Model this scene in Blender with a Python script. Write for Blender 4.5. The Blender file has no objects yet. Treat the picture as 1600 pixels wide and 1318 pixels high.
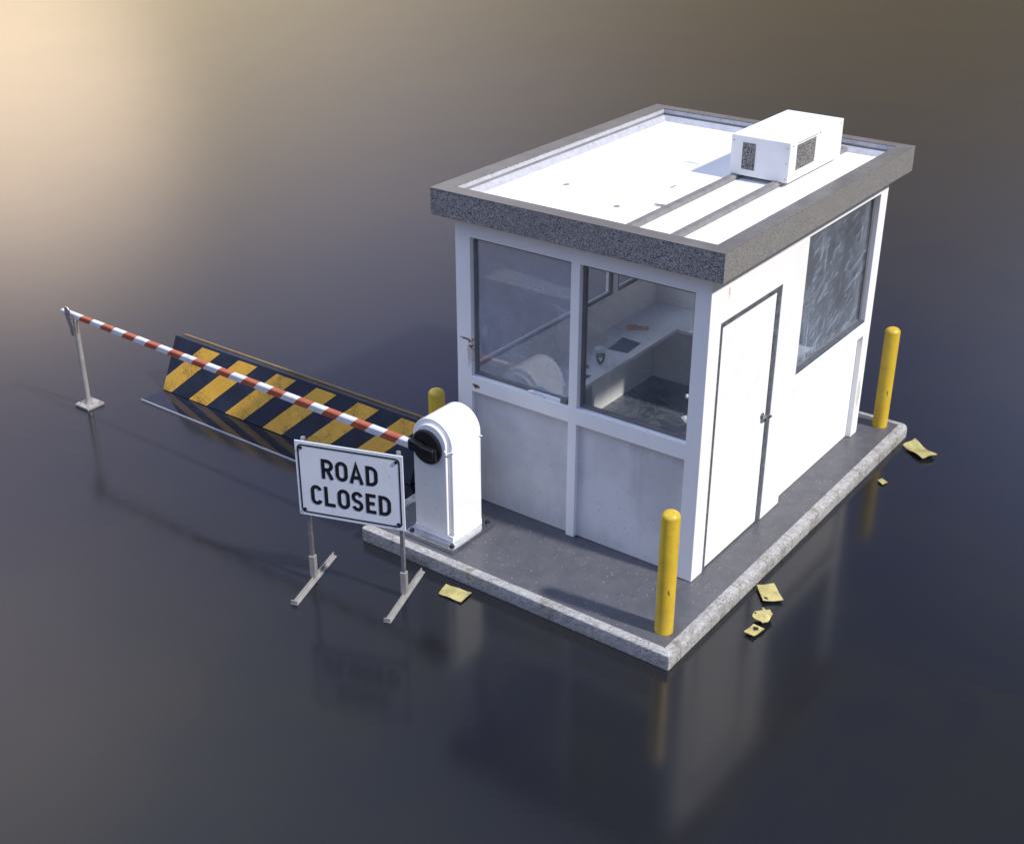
import bpy, bmesh, math, random
from mathutils import Vector, Matrix
random.seed(7)
scene = bpy.context.scene
COL = scene.collection
G = -0.136                      # ground level (top of the platform is z = 0)

# ------------------------------------------------------------------ materials
class NT:
    """small helper round a node tree"""
    def __init__(s, mat):
        s.t = mat.node_tree; s.n = s.t.nodes; s.l = s.t.links
    def node(s, kind, **kw):
        n = s.n.new(kind)
        for k, v in kw.items():
            if k in n.inputs: 
                s.put(n.inputs[k], v)
            else: setattr(n, k, v)
        return n
    def put(s, sock, v):
        if isinstance(v, bpy.types.NodeSocket): s.l.new(v, sock)
        else:
            if sock.type == 'RGBA' and len(v) == 3: v = (*v, 1)
            sock.default_value = v
    def coord(s, scale=(1, 1, 1), rot=(0, 0, 0), loc=(0, 0, 0)):
        tc = s.n.new('ShaderNodeTexCoord'); m = s.n.new('ShaderNodeMapping')
        m.inputs['Scale'].default_value = scale; m.inputs['Rotation'].default_value = rot
        m.inputs['Location'].default_value = loc
        s.l.new(tc.outputs['Object'], m.inputs['Vector']); return m.outputs['Vector']
    def noise(s, scale, detail=4, rough=.6, vec=None, dist=0):
        n = s.node('ShaderNodeTexNoise', Scale=scale, Detail=detail, Roughness=rough, Distortion=dist)
        s.l.new(vec if vec is not None else s.coord(), n.inputs['Vector'])
        return n.outputs['Fac']
    def ramp(s, f, lo, hi, a=0.0, b=1.0):
        n = s.node('ShaderNodeMapRange', interpolation_type='SMOOTHSTEP')
        s.put(n.inputs[0], f); n.inputs[1].default_value = lo; n.inputs[2].default_value = hi
        n.inputs[3].default_value = a; n.inputs[4].default_value = b
        return n.outputs[0]
    def math(s, op, a, b=0.0, c=0.0, clamp=False):
        n = s.n.new('ShaderNodeMath'); n.operation = op; n.use_clamp = clamp
        s.put(n.inputs[0], a); s.put(n.inputs[1], b); s.put(n.inputs[2], c); return n.outputs[0]
    def mix(s, f, a, b):
        n = s.n.new('ShaderNodeMix'); n.data_type = 'RGBA'
        s.put(n.inputs[0], f); s.put(n.inputs[6], a); s.put(n.inputs[7], b); return n.outputs[2]
    def blob(s, p, r, noise_amt=.6, ns=45):
        """a ragged spot round the local point p; r is a radius or one radius per axis"""
        rr = r if isinstance(r, tuple) else (r, r, r)
        v = s.n.new('ShaderNodeVectorMath'); v.operation = 'SUBTRACT'
        v.inputs[1].default_value = p; s.l.new(s.coord(), v.inputs[0])
        q = s.n.new('ShaderNodeVectorMath'); q.operation = 'MULTIPLY'
        q.inputs[1].default_value = tuple(1 / a for a in rr); s.l.new(v.outputs[0], q.inputs[0])
        le = s.n.new('ShaderNodeVectorMath'); le.operation = 'LENGTH'; s.l.new(q.outputs[0], le.inputs[0])
        d = s.math('ADD', le.outputs['Value'], s.math('MULTIPLY', s.math('SUBTRACT', s.noise(ns, 6, .75), .5), noise_amt * 5))
        return s.ramp(d, 1.0, .6)
    def slant(s, rot, scale):
        """object coordinates turned first, then stretched"""
        a = s.coord(rot=rot); m = s.n.new('ShaderNodeMapping'); m.inputs['Scale'].default_value = scale
        s.l.new(a, m.inputs['Vector']); return m.outputs['Vector']

def new_mat(name):
    m = bpy.data.materials.new(name); m.use_nodes = True
    t = NT(m); b = m.node_tree.nodes['Principled BSDF']
    return m, t, b

def paint(name, col, rough=.5, metal=0.0, var=.12, vscale=3, specks=None, spots=(), streaks=None, bump=0.0, bscale=200, ior=1.5, coat=0.0):
    """paint or metal with tonal variation, specks of dirt, single stains and a little relief"""
    m, t, b = new_mat(name)
    dark = tuple(c * (1 - var) for c in col); light = tuple(min(.95, c * (1 + var * .6)) for c in col)
    c = t.mix(t.ramp(t.noise(vscale, 5, .6), .3, .7), dark, light)
    if streaks:
        sc, amt, scol = streaks
        f = t.ramp(t.noise(1, 5, .7, t.coord((sc, sc, sc * .09))), .52, .78, 0, amt)
        c = t.mix(f, c, scol)
    if specks:
        sc, lo, scol = specks
        f = t.math('MULTIPLY', t.ramp(t.noise(sc, 3, .6), lo, lo + .03), t.ramp(t.noise(sc * .13, 2, .5), .48, .6))
        c = t.mix(f, c, scol)
    for p, r, scol in spots:
        c = t.mix(t.blob(p, r), c, scol)
    t.put(b.inputs['Base Color'], c)
    t.put(b.inputs['Roughness'], t.ramp(t.noise(vscale * 4, 4), .3, .7, max(.02, rough - .08), rough + .08))
    b.inputs['Metallic'].default_value = metal; b.inputs['IOR'].default_value = ior
    b.inputs['Coat Weight'].default_value = coat
    if bump:
        bp = t.node('ShaderNodeBump', Strength=bump, Distance=.004)
        t.put(bp.inputs['Height'], t.noise(bscale, 3, .6)); t.put(b.inputs['Normal'], bp.outputs[0])
    return m

WHITE = (.80, .80, .80)
RUST = (.16, .055, .02)
M = {}
M['white'] = paint('white_paint', (.87, .87, .86), .45, var=.03, vscale=1.3, specks=(60, .67, (.3, .29, .3)), streaks=(5, .08, (.5, .5, .52)),
    spots=[((-2.455, 0, 1.56), (.028, .1, .16), (.60, .52, .48)), ((-2.50, 0, 1.697), (.075, .1, .011), RUST), ((-2.45, 0, 1.682), (.03, .1, .012), RUST),
           ((-2.443, 0, 1.632), (.018, .1, .015), (.12, .06, .04)), ((-2.385, 0, 1.24), (.05, .1, .026), RUST), ((0, .30, 2.64), (.1, .015, .06), (.62, .42, .36)),
           ((0, 3.5, .5), (.1, .05, .2), (.6, .6, .6))])
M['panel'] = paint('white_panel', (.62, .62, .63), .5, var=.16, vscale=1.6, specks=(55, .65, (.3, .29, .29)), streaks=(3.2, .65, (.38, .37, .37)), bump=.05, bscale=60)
M['door'] = paint('door_paint', (.87, .87, .86), .42, var=.03, vscale=1.5, specks=(70, .67, (.22, .22, .23)))
M['deck'] = paint('roof_membrane', (.82, .82, .82), .55, var=.05, vscale=1, specks=(30, .70, (.3, .3, .3)),
    spots=[((-2.07, .98, 3.0), (.035, .045, .1), (.2, .2, .21)), ((-1.35, .70, 3.0), (.035, .05, .1), (.2, .2, .21)), ((-1.04, .95, 3.0), (.10, .05, .1), (.2, .18, .16)), ((-1.25, 1.5, 3.0), (.02, .08, .1), (.3, .3, .3)), ((-1.9, 2.6, 3.0), (.2, .3, .1), (.66, .76, .8)), ((-1.5, 2.3, 3.0), (.12, .03, .1), (.4, .4, .42))])
M['acwhite'] = paint('cabinet_enamel', (.80, .80, .79), .4, var=.05, vscale=4, specks=(80, .67, (.35, .3, .26)))
M['gatewhite'] = paint('gate_enamel', (.82, .82, .82), .32, var=.04, vscale=4, specks=(90, .73, (.5, .5, .52)), coat=.3)
M['coping'] = paint('coping_steel', (.15, .14, .132), .3, var=.18, vscale=2.4, specks=(40, .68, (.10, .09, .09)), streaks=(6, .4, (.21, .2, .19)), bump=.02, bscale=25, ior=1.7)
M['flash'] = paint('flashing', (.42, .42, .46), .55, var=.12, vscale=16, specks=(95, .60, (.14, .13, .13)), bump=.15, bscale=120)
M['groove'] = paint('groove', (.22, .22, .23), .7, var=.2)
M['rail'] = paint('rail_steel', (.24, .228, .22), .5, .3, var=.15, vscale=12, specks=(50, .66, (.16, .14, .13)), bump=.1, bscale=60)
M['framegrey'] = paint('window_frame_grey', (.15, .145, .145), .45, var=.2, vscale=9)
M['sillblue'] = paint('sill_steel', (.10, .12, .155), .45, .2, var=.25, vscale=12, specks=(40, .6, (.22, .24, .28)))
M['doorframe'] = paint('door_frame_grey', (.12, .13, .15), .4, .2, var=.3, vscale=14, specks=(60, .58, (.34, .35, .38)))
M['interior'] = paint('interior_plaster', (.88, .87, .84), .6, var=.05, vscale=2)
M['counter'] = paint('counter_laminate', (.70, .74, .82), .35, var=.05, vscale=3)
M['counteredge'] = paint('counter_edge', (.72, .71, .69), .4, var=.05)
M['chrome'] = paint('bright_steel', (.72, .73, .75), .18, 1.0, var=.1, vscale=20)
M['handle'] = paint('dull_steel', (.30, .31, .33), .3, .9, var=.2, vscale=30)
M['galv'] = paint('galvanised_steel', (.50, .48, .47), .38, .85, var=.2, vscale=18, specks=(60, .6, (.3, .28, .27)))
M['galvlight'] = paint('painted_steel', (.38, .365, .35), .4, .35, var=.15, vscale=14, specks=(60, .6, (.4, .38, .37)))
M['plate'] = paint('polished_plate', (.62, .63, .66), .16, 1.0, var=.15, vscale=14)
M['black'] = paint('black_plastic', (.008, .008, .009), .32, var=.3, vscale=20)
M['blackmatt'] = paint('black_void', (.004, .004, .005), .7, var=.2)
M['ink'] = paint('sign_black', (.01, .01, .012), .45, var=.2)
M['signwhite'] = paint('sign_white', (.72, .75, .80), .4, var=.04, vscale=5, specks=(60, .67, (.25, .25, .28)))
M['yellow'] = paint('bollard_yellow', (.62, .42, .035), .35, var=.12, vscale=6, specks=(70, .665, (.16, .12, .03)), streaks=(7, .4, (.45, .3, .03)), coat=.15,
    spots=[((.055, -.055, .42), (.010, .016, .026), (.16, .12, .035))])
M['navy'] = paint('navy_plate', (.018, .025, .047), .5, var=.3, vscale=5, specks=(60, .69, (.02, .027, .045)), ior=1.35)
M['mirrorplate'] = paint('dark_gloss_plate', (.004, .007, .02), .05, var=.3, vscale=4, ior=1.5)
M['ochre'] = paint('ochre_edge', (.20, .13, .05), .5, var=.2, vscale=10)
M['trimwhite'] = paint('edge_steel', (.75, .75, .76), .4, .2, var=.1, vscale=8)
M['chair'] = paint('chair_shell', (.78, .78, .8), .35, var=.03)
M['orange'] = paint('orange_wood', (.66, .29, .05), .5, var=.15, vscale=20, spots=[((.02, 0, .01), .035, (.12, .05, .015)), ((-.04, .01, .01), .03, (.14, .05, .015))])
M['cork'] = paint('cork', (.35, .17, .08), .7, var=.25, vscale=60)
M['green'] = paint('green_badge', (.012, .075, .05), .35, var=.2, vscale=30)
M['badgewhite'] = paint('badge_white', (.75, .78, .76), .4, var=.05)

def mat_fascia(name='speckled_fascia', a=.07, b=.48, size=190):
    m, t, b_ = new_mat(name)
    v = t.node('ShaderNodeTexVoronoi', Scale=size, Randomness=1.0); t.l.new(t.coord(), v.inputs['Vector'])
    sep = t.node('ShaderNodeSeparateColor'); t.l.new(v.outputs['Color'], sep.inputs[0])
    f = t.ramp(sep.outputs[0], .25, .75)
    patch = t.ramp(t.noise(2.2, 5, .65), .38, .68)
    sx = t.node('ShaderNodeSeparateXYZ'); t.l.new(t.coord(), sx.inputs[0])
    f = t.mix(t.math('MULTIPLY', t.math('GREATER_THAN', sx.outputs[0], 1.44), .62), f, (.2, .2, .2))    # speckle on the long side is flatter and darker
    lo = t.mix(patch, (a * .8,) * 3, (a * 1.5, a * 1.45, a * 1.4)); hi = t.mix(patch, (b, b * .96, b * .92), (b * .8, b * .76, b * .72))
    t.put(b_.inputs['Base Color'], t.mix(f, lo, hi)); b_.inputs['Roughness'].default_value = .75
    bp = t.node('ShaderNodeBump', Strength=.4, Distance=.004); t.put(bp.inputs['Height'], f); t.put(b_.inputs['Normal'], bp.outputs[0])
    return m
M['fascia'] = mat_fascia()
M['grille'] = mat_fascia('grille_mesh', .02, .32, 150)

def mat_kerb():
    m, t, b = new_mat('kerb_stone')
    n1 = t.ramp(t.noise(1, 7, .72, t.slant((.5, .5, .2), (16, 16, 45)), .8), .36, .64)
    c = t.mix(n1, (.27, .265, .265), (.44, .43, .42))
    c = t.mix(t.ramp(t.noise(36, 6, .8), .54, .64, 0, .8), c, (.11, .105, .11))
    c = t.mix(t.ramp(t.noise(3.1, 6, .82), .52, .64, 0, .8), c, (.17, .145, .11))
    c = t.mix(t.math('MULTIPLY', t.ramp(t.noise(60, 4, .7), .54, .6), t.ramp(t.noise(4, 4, .6), .46, .6)), c, (.07, .055, .045))
    c = t.mix(t.ramp(t.noise(1.7, 5, .7), .5, .66, 0, .35), c, (.20, .19, .19))
    c = t.mix(t.ramp(t.noise(75, 3, .6), .66, .70), c, (.04, .04, .045))
    sp = t.node('ShaderNodeSeparateXYZ'); t.l.new(t.coord(), sp.inputs[0])
    for ax, per, off in ((1, .52, .13), ):
        fr = t.math('FRACT', t.math('ADD', t.math('DIVIDE', sp.outputs[ax], per), t.math('ADD', off, t.math('MULTIPLY', t.noise(9, 3), .04))))
        j = t.ramp(t.math('ABSOLUTE', t.math('SUBTRACT', fr, .5)), .006, .022, .75, 0)
        j = t.math('MULTIPLY', j, t.ramp(sp.outputs[0], .25, .3))
        c = t.mix(j, c, (.16, .14, .12))
    t.put(b.inputs['Base Color'], c); b.inputs['Roughness'].default_value = .6
    bp = t.node('ShaderNodeBump', Strength=.35, Distance=.006); t.put(bp.inputs['Height'], t.noise(28, 6, .7)); t.put(b.inputs['Normal'], bp.outputs[0])
    return m
M['kerb'] = mat_kerb()

def mat_asphalt():
    m, t, b = new_mat('platform_asphalt')
    c = t.mix(t.ramp(t.noise(5, 6, .7), .3, .7), (.082, .082, .097), (.112, .112, .126))
    c = t.mix(t.ramp(t.noise(140, 3, .7), .35, .65, 0, .5), c, (.06, .06, .068))
    v = t.node('ShaderNodeTexVoronoi', Scale=42); t.l.new(t.coord(), v.inputs['Vector'])
    sc = t.node('ShaderNodeSeparateColor'); t.l.new(v.outputs['Color'], sc.inputs[0])
    dot = t.math('MULTIPLY', t.math('LESS_THAN', v.outputs['Distance'], t.math('MULTIPLY', sc.outputs[1], .26)), t.math('GREATER_THAN', sc.outputs[0], .78))
    c = t.mix(dot, c, (.34, .34, .36))
    dot2 = t.math('MULTIPLY', t.math('LESS_THAN', v.outputs['Distance'], .2), t.math('LESS_THAN', sc.outputs[0], .16))
    c = t.mix(dot2, c, (.025, .025, .03))
    t.put(b.inputs['Base Color'], c)
    t.put(b.inputs['Roughness'], t.ramp(t.noise(4, 5), .3, .7, .3, .48))
    bp = t.node('ShaderNodeBump', Strength=.2, Distance=.003); t.put(bp.inputs['Height'], t.noise(150, 3, .7)); t.put(b.inputs['Normal'], bp.outputs[0])
    return m
M['asphalt'] = mat_asphalt()

def mat_ground():
    m, t, b = new_mat('dark_wet_floor')
    c = t.mix(t.ramp(t.noise(.45, 5, .62), .36, .64), (.0100, .0110, .0160), (.0135, .0135, .0152))
    c = t.mix(t.ramp(t.noise(.8, 6, .7, t.coord(loc=(3, 7, 0))), .5, .7, 0, .5), c, (.017, .0155, .0145))
    t.put(b.inputs['Base Color'], c); b.inputs['IOR'].default_value = 1.5
    t.put(b.inputs['Roughness'], t.ramp(t.noise(.35, 5, .55), .3, .7, .135, .15))
    return m
M['ground'] = mat_ground()

def mat_floor():
    m, t, b = new_mat('dark_stone_floor')
    n = t.noise(1, 7, .65, t.coord((2.2, 2.2, 2.2), (0, 0, .6)), 1.6)
    vein = t.ramp(t.math('ABSOLUTE', t.math('SUBTRACT', n, .5)), 0, .035, .5, 0)
    c = t.mix(t.ramp(t.noise(2.5, 4), .3, .7), (.03, .036, .044), (.07, .079, .09))
    t.put(b.inputs['Base Color'], t.mix(vein, c, (.20, .22, .25))); b.inputs['Roughness'].default_value = .35
    return m
M['floor'] = mat_floor()

def mat_stripe():
    m, t, b = new_mat('worn_yellow_stripe')
    c = t.mix(t.ramp(t.noise(4, 5), .3, .7), (.66, .35, .035), (.78, .43, .05))
    wear = t.math('MULTIPLY', t.ramp(t.noise(50, 5, .78), .45, .58), t.ramp(t.noise(3.6, 4, .65), .50, .64))
    c = t.mix(t.math('MULTIPLY', wear, .7), c, (.07, .05, .02))
    c = t.mix(t.ramp(t.noise(75, 3, .65), .62, .66), c, (.035, .03, .02))
    c = t.mix(t.ramp(t.noise(1.4, 5, .6), .45, .65, 0, .25), c, (.42, .27, .07))
    t.put(b.inputs['Base Color'], c); b.inputs['Roughness'].default_value = .5
    return m
M['stripe'] = mat_stripe()

def mat_boom(P, off, slant):
    m, t, b = new_mat('striped_boom_paint')
    sp = t.node('ShaderNodeSeparateXYZ'); t.l.new(t.coord(), sp.inputs[0])
    u = t.math('SUBTRACT', sp.outputs[0], t.math('MULTIPLY', sp.outputs[2], slant))
    f = t.math('FRACT', t.math('DIVIDE', t.math('SUBTRACT', u, off), P))
    red = t.math('LESS_THAN', f, .5)
    ins = t.math('MULTIPLY', t.math('GREATER_THAN', u, off), t.math('LESS_THAN', u, off + P * 12.5))
    red = t.math('MULTIPLY', red, ins)
    rc = t.mix(t.ramp(t.noise(6, 4), .3, .7), (.36, .08, .035), (.45, .11, .05))
    wc = t.mix(t.ramp(t.noise(9, 4), .35, .7), (.62, .63, .66), (.72, .72, .73))
    c = t.mix(red, wc, rc)
    c = t.mix(t.ramp(t.noise(1, 4, .7, t.coord((12, 60, 60))), .6, .68, 0, .6), c, (.25, .25, .27))
    t.put(b.inputs['Base Color'], c); b.inputs['Roughness'].default_value = .38
    return m

def mat_glass(name, f0, dust, dustcol, kind):
    """window glass: clear, mirroring more at glancing angles, with dust and scratches lying on it"""
    m, t, b = new_mat(name); t.n.remove(b)
    out = t.n['Material Output']
    lw = t.node('ShaderNodeLayerWeight', Blend=.5)
    fac = t.math('ADD', f0, t.math('MULTIPLY', t.math('POWER', lw.outputs['Facing'], 4), 1 - f0), clamp=True)
    tr = t.node('ShaderNodeBsdfTransparent', Color=(.985, .99, .99)); gl = t.node('ShaderNodeBsdfGlossy', Roughness=.02, Color=(1, 1, 1))
    m1 = t.n.new('ShaderNodeMixShader'); t.put(m1.inputs[0], fac); t.l.new(tr.outputs[0], m1.inputs[1]); t.l.new(gl.outputs[0], m1.inputs[2])
    if kind == 'scratched':
        def lines(deg, along, across, width):
            n_ = t.noise(1, 2.5, .5, t.slant((math.radians(-deg), 0, 0), (1, along, across)), .04)
            return t.ramp(t.math('ABSOLUTE', t.math('SUBTRACT', n_, .5)), 0, width, 1, 0)
        d2 = t.noise(2.6, 6, .7); d3 = t.noise(1.5, 4, .6)
        f = t.math('ADD', t.math('MULTIPLY', lines(20, .55, 26, .014), .75), t.math('MULTIPLY', lines(40, .6, 30, .014), .6))
        f = t.math('ADD', f, t.math('MULTIPLY', lines(33, .5, 55, .018), .35))
        f = t.math('MULTIPLY', f, t.ramp(d2, .40, .58, .1, 1))
        c2 = t.noise(1, 6, .7, t.coord((1, 26, .9)), .2)                                 # runs down the pane
        f = t.math('ADD', f, t.math('MULTIPLY', t.ramp(c2, .52, .66, 0, .55), t.ramp(d3, .44, .56, 0, 1)))
        f = t.math('ADD', f, t.ramp(t.noise(5, 6, .75), .5, .75, .03, .22))
        f = t.math('MULTIPLY', f, dust, clamp=True)
    else:
        a = t.noise(1, 6, .7, t.slant((0, math.radians(-14), 0), (5, 1, 34)), 1.2)
        b2 = t.noise(1.7, 6, .7)
        f = t.math('ADD', t.math('MULTIPLY', t.ramp(a, .52, .7), .5), t.ramp(b2, .3, .8, .25, .9))
        f = t.math('MULTIPLY', f, dust, clamp=True)
    df = t.node('ShaderNodeBsdfDiffuse', Color=(*dustcol, 1))
    m2 = t.n.new('ShaderNodeMixShader'); t.put(m2.inputs[0], f); t.l.new(m1.outputs[0], m2.inputs[1]); t.l.new(df.outputs[0], m2.inputs[2])
    t.l.new(m2.outputs[0], out.inputs['Surface'])
    return m
M['glass_film'] = mat_glass('filmed_glass', .07, .40, (.50, .55, .66), 'dusty')
M['glass_clear'] = mat_glass('clear_glass', .03, .13, (.52, .57, .66), 'dusty')
M['glass_scratched'] = mat_glass('scratched_glass', .06, .85, (.38, .45, .56), 'scratched')
M['glass_cup'] = mat_glass('cup_glass', .10, .06, (.7, .72, .74), 'dusty')

def mat_print():
    m, t, b = new_mat('dark_blue_print')
    n = t.noise(14, 6, .6, None, 1.2)
    c = t.mix(t.ramp(n, .35, .6), (.008, .02, .035), (.03, .085, .13))
    c = t.mix(t.ramp(n, .6, .72), c, (.22, .33, .38))
    t.put(b.inputs['Base Color'], c); b.inputs['Roughness'].default_value = .35
    return m
M['print'] = mat_print()

def mat_scrap(burn=()):
    m, t, b = new_mat('yellow_card')
    c = t.mix(t.ramp(t.noise(12, 5), .3, .7), (.50, .42, .15), (.68, .60, .26))
    c = t.mix(t.ramp(t.noise(70, 3, .7), .60, .68), c, (.12, .1, .03))
    for p_, r_ in burn: c = t.mix(t.blob(p_, r_, .5, 60), c, (.012, .01, .008))
    t.put(b.inputs['Base Color'], c); b.inputs['Metallic'].default_value = .45
    t.put(b.inputs['Roughness'], t.ramp(t.noise(8, 3), .3, .7, .28, .5))
    return m
M['scrap'] = mat_scrap()
M['scrap_burnt'] = mat_scrap([((0, .035, .02), (.03, .03, .1))])
M['scrap_chip'] = mat_scrap([((.02, -.10, .03), (.025, .02, .1))])
M['scrap_torn'] = mat_scrap([((-.05, .06, .05), (.015, .015, .2)), ((-.06, -.03, .05), (.012, .012, .2))])
M['char'] = paint('scorch', (.02, .018, .012), .5, var=.4, vscale=60)

# ------------------------------------------------------------------ mesh building (world coordinates)
class MB:
    def __init__(s): s.v = []; s.f = []; s.smooth = []
    def add(s, vs, fs, smooth=False):
        o = len(s.v); s.v += [tuple(v) for v in vs]
        s.f += [tuple(i + o for i in f) for f in fs]; s.smooth += [smooth] * len(fs); return s
    def box(s, x0, x1, y0, y1, z0, z1):
        vs = [(x, y, z) for x in (x0, x1) for y in (y0, y1) for z in (z0, z1)]
        return s.add(vs, [(0, 1, 3, 2), (4, 6, 7, 5), (0, 4, 5, 1), (2, 3, 7, 6), (0, 2, 6, 4), (1, 5, 7, 3)])
    def obox(s, c, ax, ay, az, hx, hy, hz):
        c, ax, ay, az = map(Vector, (c, ax, ay, az))
        vs = [c + ax * hx * i + ay * hy * j + az * hz * k for i in (-1, 1) for j in (-1, 1) for k in (-1, 1)]
        return s.add(vs, [(0, 1, 3, 2), (4, 6, 7, 5), (0, 4, 5, 1), (2, 3, 7, 6), (0, 2, 6, 4), (1, 5, 7, 3)])
    def prism(s, poly, a, b, f, smooth_side=False):
        """poly: 2-D outline; f(u, v, w) -> point; extruded from w=a to w=b"""
        n = len(poly)
        s.add([f(u, v, a) for u, v in poly], [tuple(range(n))]); s.add([f(u, v, b) for u, v in poly], [tuple(reversed(range(n)))])
        vs = [f(u, v, w) for w in (a, b) for u, v in poly]
        return s.add(vs, [(i, (i + 1) % n, n + (i + 1) % n, n + i) for i in range(n)], smooth_side)
    def lathe(s, prof, c, axis=2, n=32, smooth=True):
        """prof: (radius, height) pairs from bottom to top, closed on the axis"""
        vs = []
        for r, h in prof:
            for k in range(n):
                a = 2 * math.pi * k / n; p = [0, 0, 0]
                p[axis] = h; p[(axis + 1) % 3] = r * math.cos(a); p[(axis + 2) % 3] = r * math.sin(a)
                vs.append((p[0] + c[0], p[1] + c[1], p[2] + c[2]))
        fs = [(i * n + k, i * n + (k + 1) % n, (i + 1) * n + (k + 1) % n, (i + 1) * n + k) for i in range(len(prof) - 1) for k in range(n)]
        s.add(vs, fs, smooth)
        m = len(prof) - 1
        s.add(vs[:n], [tuple(reversed(range(n)))]); s.add(vs[m * n:], [tuple(range(n))]); return s
    def tube(s, path, r, n=10):
        path = [Vector(p) for p in path]; rs = r if isinstance(r, (list, tuple)) else [r] * len(path); vs = []
        up = Vector((.31, .22, .92))
        for i, p in enumerate(path):
            d = (path[min(i + 1, len(path) - 1)] - path[max(i - 1, 0)]).normalized()
            a = d.cross(up).normalized(); b = d.cross(a)
            vs += [p + (a * math.cos(2 * math.pi * k / n) + b * math.sin(2 * math.pi * k / n)) * rs[i] for k in range(n)]
        L = len(path)
        s.add(vs, [(i * n + k, i * n + (k + 1) % n, (i + 1) * n + (k + 1) % n, (i + 1) * n + k) for i in range(L - 1) for k in range(n)], True)
        s.add(vs[:n], [tuple(reversed(range(n)))]); s.add(vs[-n:], [tuple(range(n))]); return s
    def voxel(s, xs, ys, zs, fill):
        """non-uniform grid of cells; only the faces between full and empty cells are made"""
        X, Y, Z = [sorted(set(round(a, 5) for a in q)) for q in (xs, ys, zs)]
        F = {}
        for i in range(len(X) - 1):
            for j in range(len(Y) - 1):
                for k in range(len(Z) - 1):
                    F[i, j, k] = bool(fill((X[i] + X[i + 1]) / 2, (Y[j] + Y[j + 1]) / 2, (Z[k] + Z[k + 1]) / 2))
        for (i, j, k), on in F.items():
            if not on: continue
            x0, x1, y0, y1, z0, z1 = X[i], X[i + 1], Y[j], Y[j + 1], Z[k], Z[k + 1]
            for d, q in (((-1, 0, 0), [(x0, y0, z0), (x0, y0, z1), (x0, y1, z1), (x0, y1, z0)]), ((1, 0, 0), [(x1, y0, z0), (x1, y1, z0), (x1, y1, z1), (x1, y0, z1)]),
                         ((0, -1, 0), [(x0, y0, z0), (x1, y0, z0), (x1, y0, z1), (x0, y0, z1)]), ((0, 1, 0), [(x0, y1, z0), (x0, y1, z1), (x1, y1, z1), (x1, y1, z0)]),
                         ((0, 0, -1), [(x0, y0, z0), (x0, y1, z0), (x1, y1, z0), (x1, y0, z0)]), ((0, 0, 1), [(x0, y0, z1), (x1, y0, z1), (x1, y1, z1), (x0, y1, z1)])):
                if not F.get((i + d[0], j + d[1], k + d[2]), False): s.add(q, [(0, 1, 2, 3)])
        return s
    def build(s, name, mat, parent=None, bevel=0.0, weld=True, dissolve=False, segs=2, label=None, origin=None):
        org = Vector(origin) if origin is not None else (parent_origin(parent) if parent else Vector((0, 0, 0)))
        me = bpy.data.meshes.new(name)
        me.from_pydata([tuple(Vector(v) - org) for v in s.v], [], s.f)
        me.polygons.foreach_set('use_smooth', s.smooth)
        bm = bmesh.new(); bm.from_mesh(me)
        if weld: bmesh.ops.remove_doubles(bm, verts=bm.verts, dist=1e-5)
        if dissolve: bmesh.ops.dissolve_limit(bm, angle_limit=.01, verts=bm.verts, edges=bm.edges)
        bmesh.ops.recalc_face_normals(bm, faces=bm.faces); bm.to_mesh(me); bm.free()
        if any(s.smooth):
            try: me.set_sharp_from_angle(angle=math.radians(40))
            except Exception: pass
        me.materials.append(M[mat] if isinstance(mat, str) else mat)
        o = bpy.data.objects.new(name, me); COL.objects.link(o)
        if parent is not None: o.parent = parent; o.location = org - parent_origin(parent)
        else: o.location = org
        if bevel:
            b = o.modifiers.new('bevel', 'BEVEL'); b.width = bevel; b.segments = segs; b.limit_method = 'ANGLE'; b.angle_limit = math.radians(35)
        if label: o['label'] = label
        return o
def parent_origin(o):
    p = Vector((0, 0, 0))
    while o is not None: p += o.location; o = o.parent
    return p
def thing(name, label, cat, loc, group=None):
    o = bpy.data.objects.new(name, None); COL.objects.link(o); o.location = loc; o.empty_display_size = .2
    return tag(o, label, cat, group)
def tag(o, label, cat, group=None):
    o['label'] = label; o['category'] = cat
    if group: o['group'] = group
    return o
def structure(o): o['kind'] = 'structure'; return o
def copy_tree(o, parent=None):
    c = o.copy(); COL.objects.link(c)
    if parent: c.parent = parent
    for ch in list(o.children): copy_tree(ch, c)
    return c

# ------------------------------------------------------------------ setting: ground, platform, kerb
R_ = 600
structure(MB().add([(-R_, -R_, G), (R_, -R_, G), (R_, R_, G), (-R_, R_, G)], [(0, 1, 2, 3)]).build('ground', 'ground'))

KX0, KX1, KY0, KY1 = -2.965, .395, -1.05, 4.125
RND = [(0, G), (0, -.050), (.004, -.032), (.014, -.014), (.028, -.004), (.046, 0), (.092, 0), (.094, -.004), (.094, G)]       # rounded nose: right and back
SHP = [(0, G), (0, -.010), (.001, -.006), (.003, -.003), (.006, -.001), (.010, 0), (.092, 0), (.094, -.004), (.094, G)]           # square nose: front and left
def kerb_ring(q, radii, n=8):
    """ring number q round the platform, from the front left corner on counter-clockwise"""
    pts = []
    sides = ((SHP, SHP), (SHP, RND), (RND, RND), (RND, SHP))
    for (cx, cy, sx, sy, a0), r, (pa, pb_) in zip(((KX0, KY0, 1, 1, 180), (KX1, KY0, -1, 1, 270), (KX1, KY1, -1, -1, 0), (KX0, KY1, 1, -1, 90)), radii, sides):
        for k in range(n):
            d, z = (pa if k < n / 2 else pb_)[q]
            rr = max(r - d, .0006); a = math.radians(a0 + 90 * k / (n - 1))
            pts.append((cx + sx * (d + rr) + rr * math.cos(a), cy + sy * (d + rr) + rr * math.sin(a), z))
    return pts
kb = MB(); rad = (.03, .010, .075, .05)
rings = [kerb_ring(q, rad) for q in range(len(RND))]
n = len(rings[0]); vs = [p for r in rings for p in r]
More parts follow.
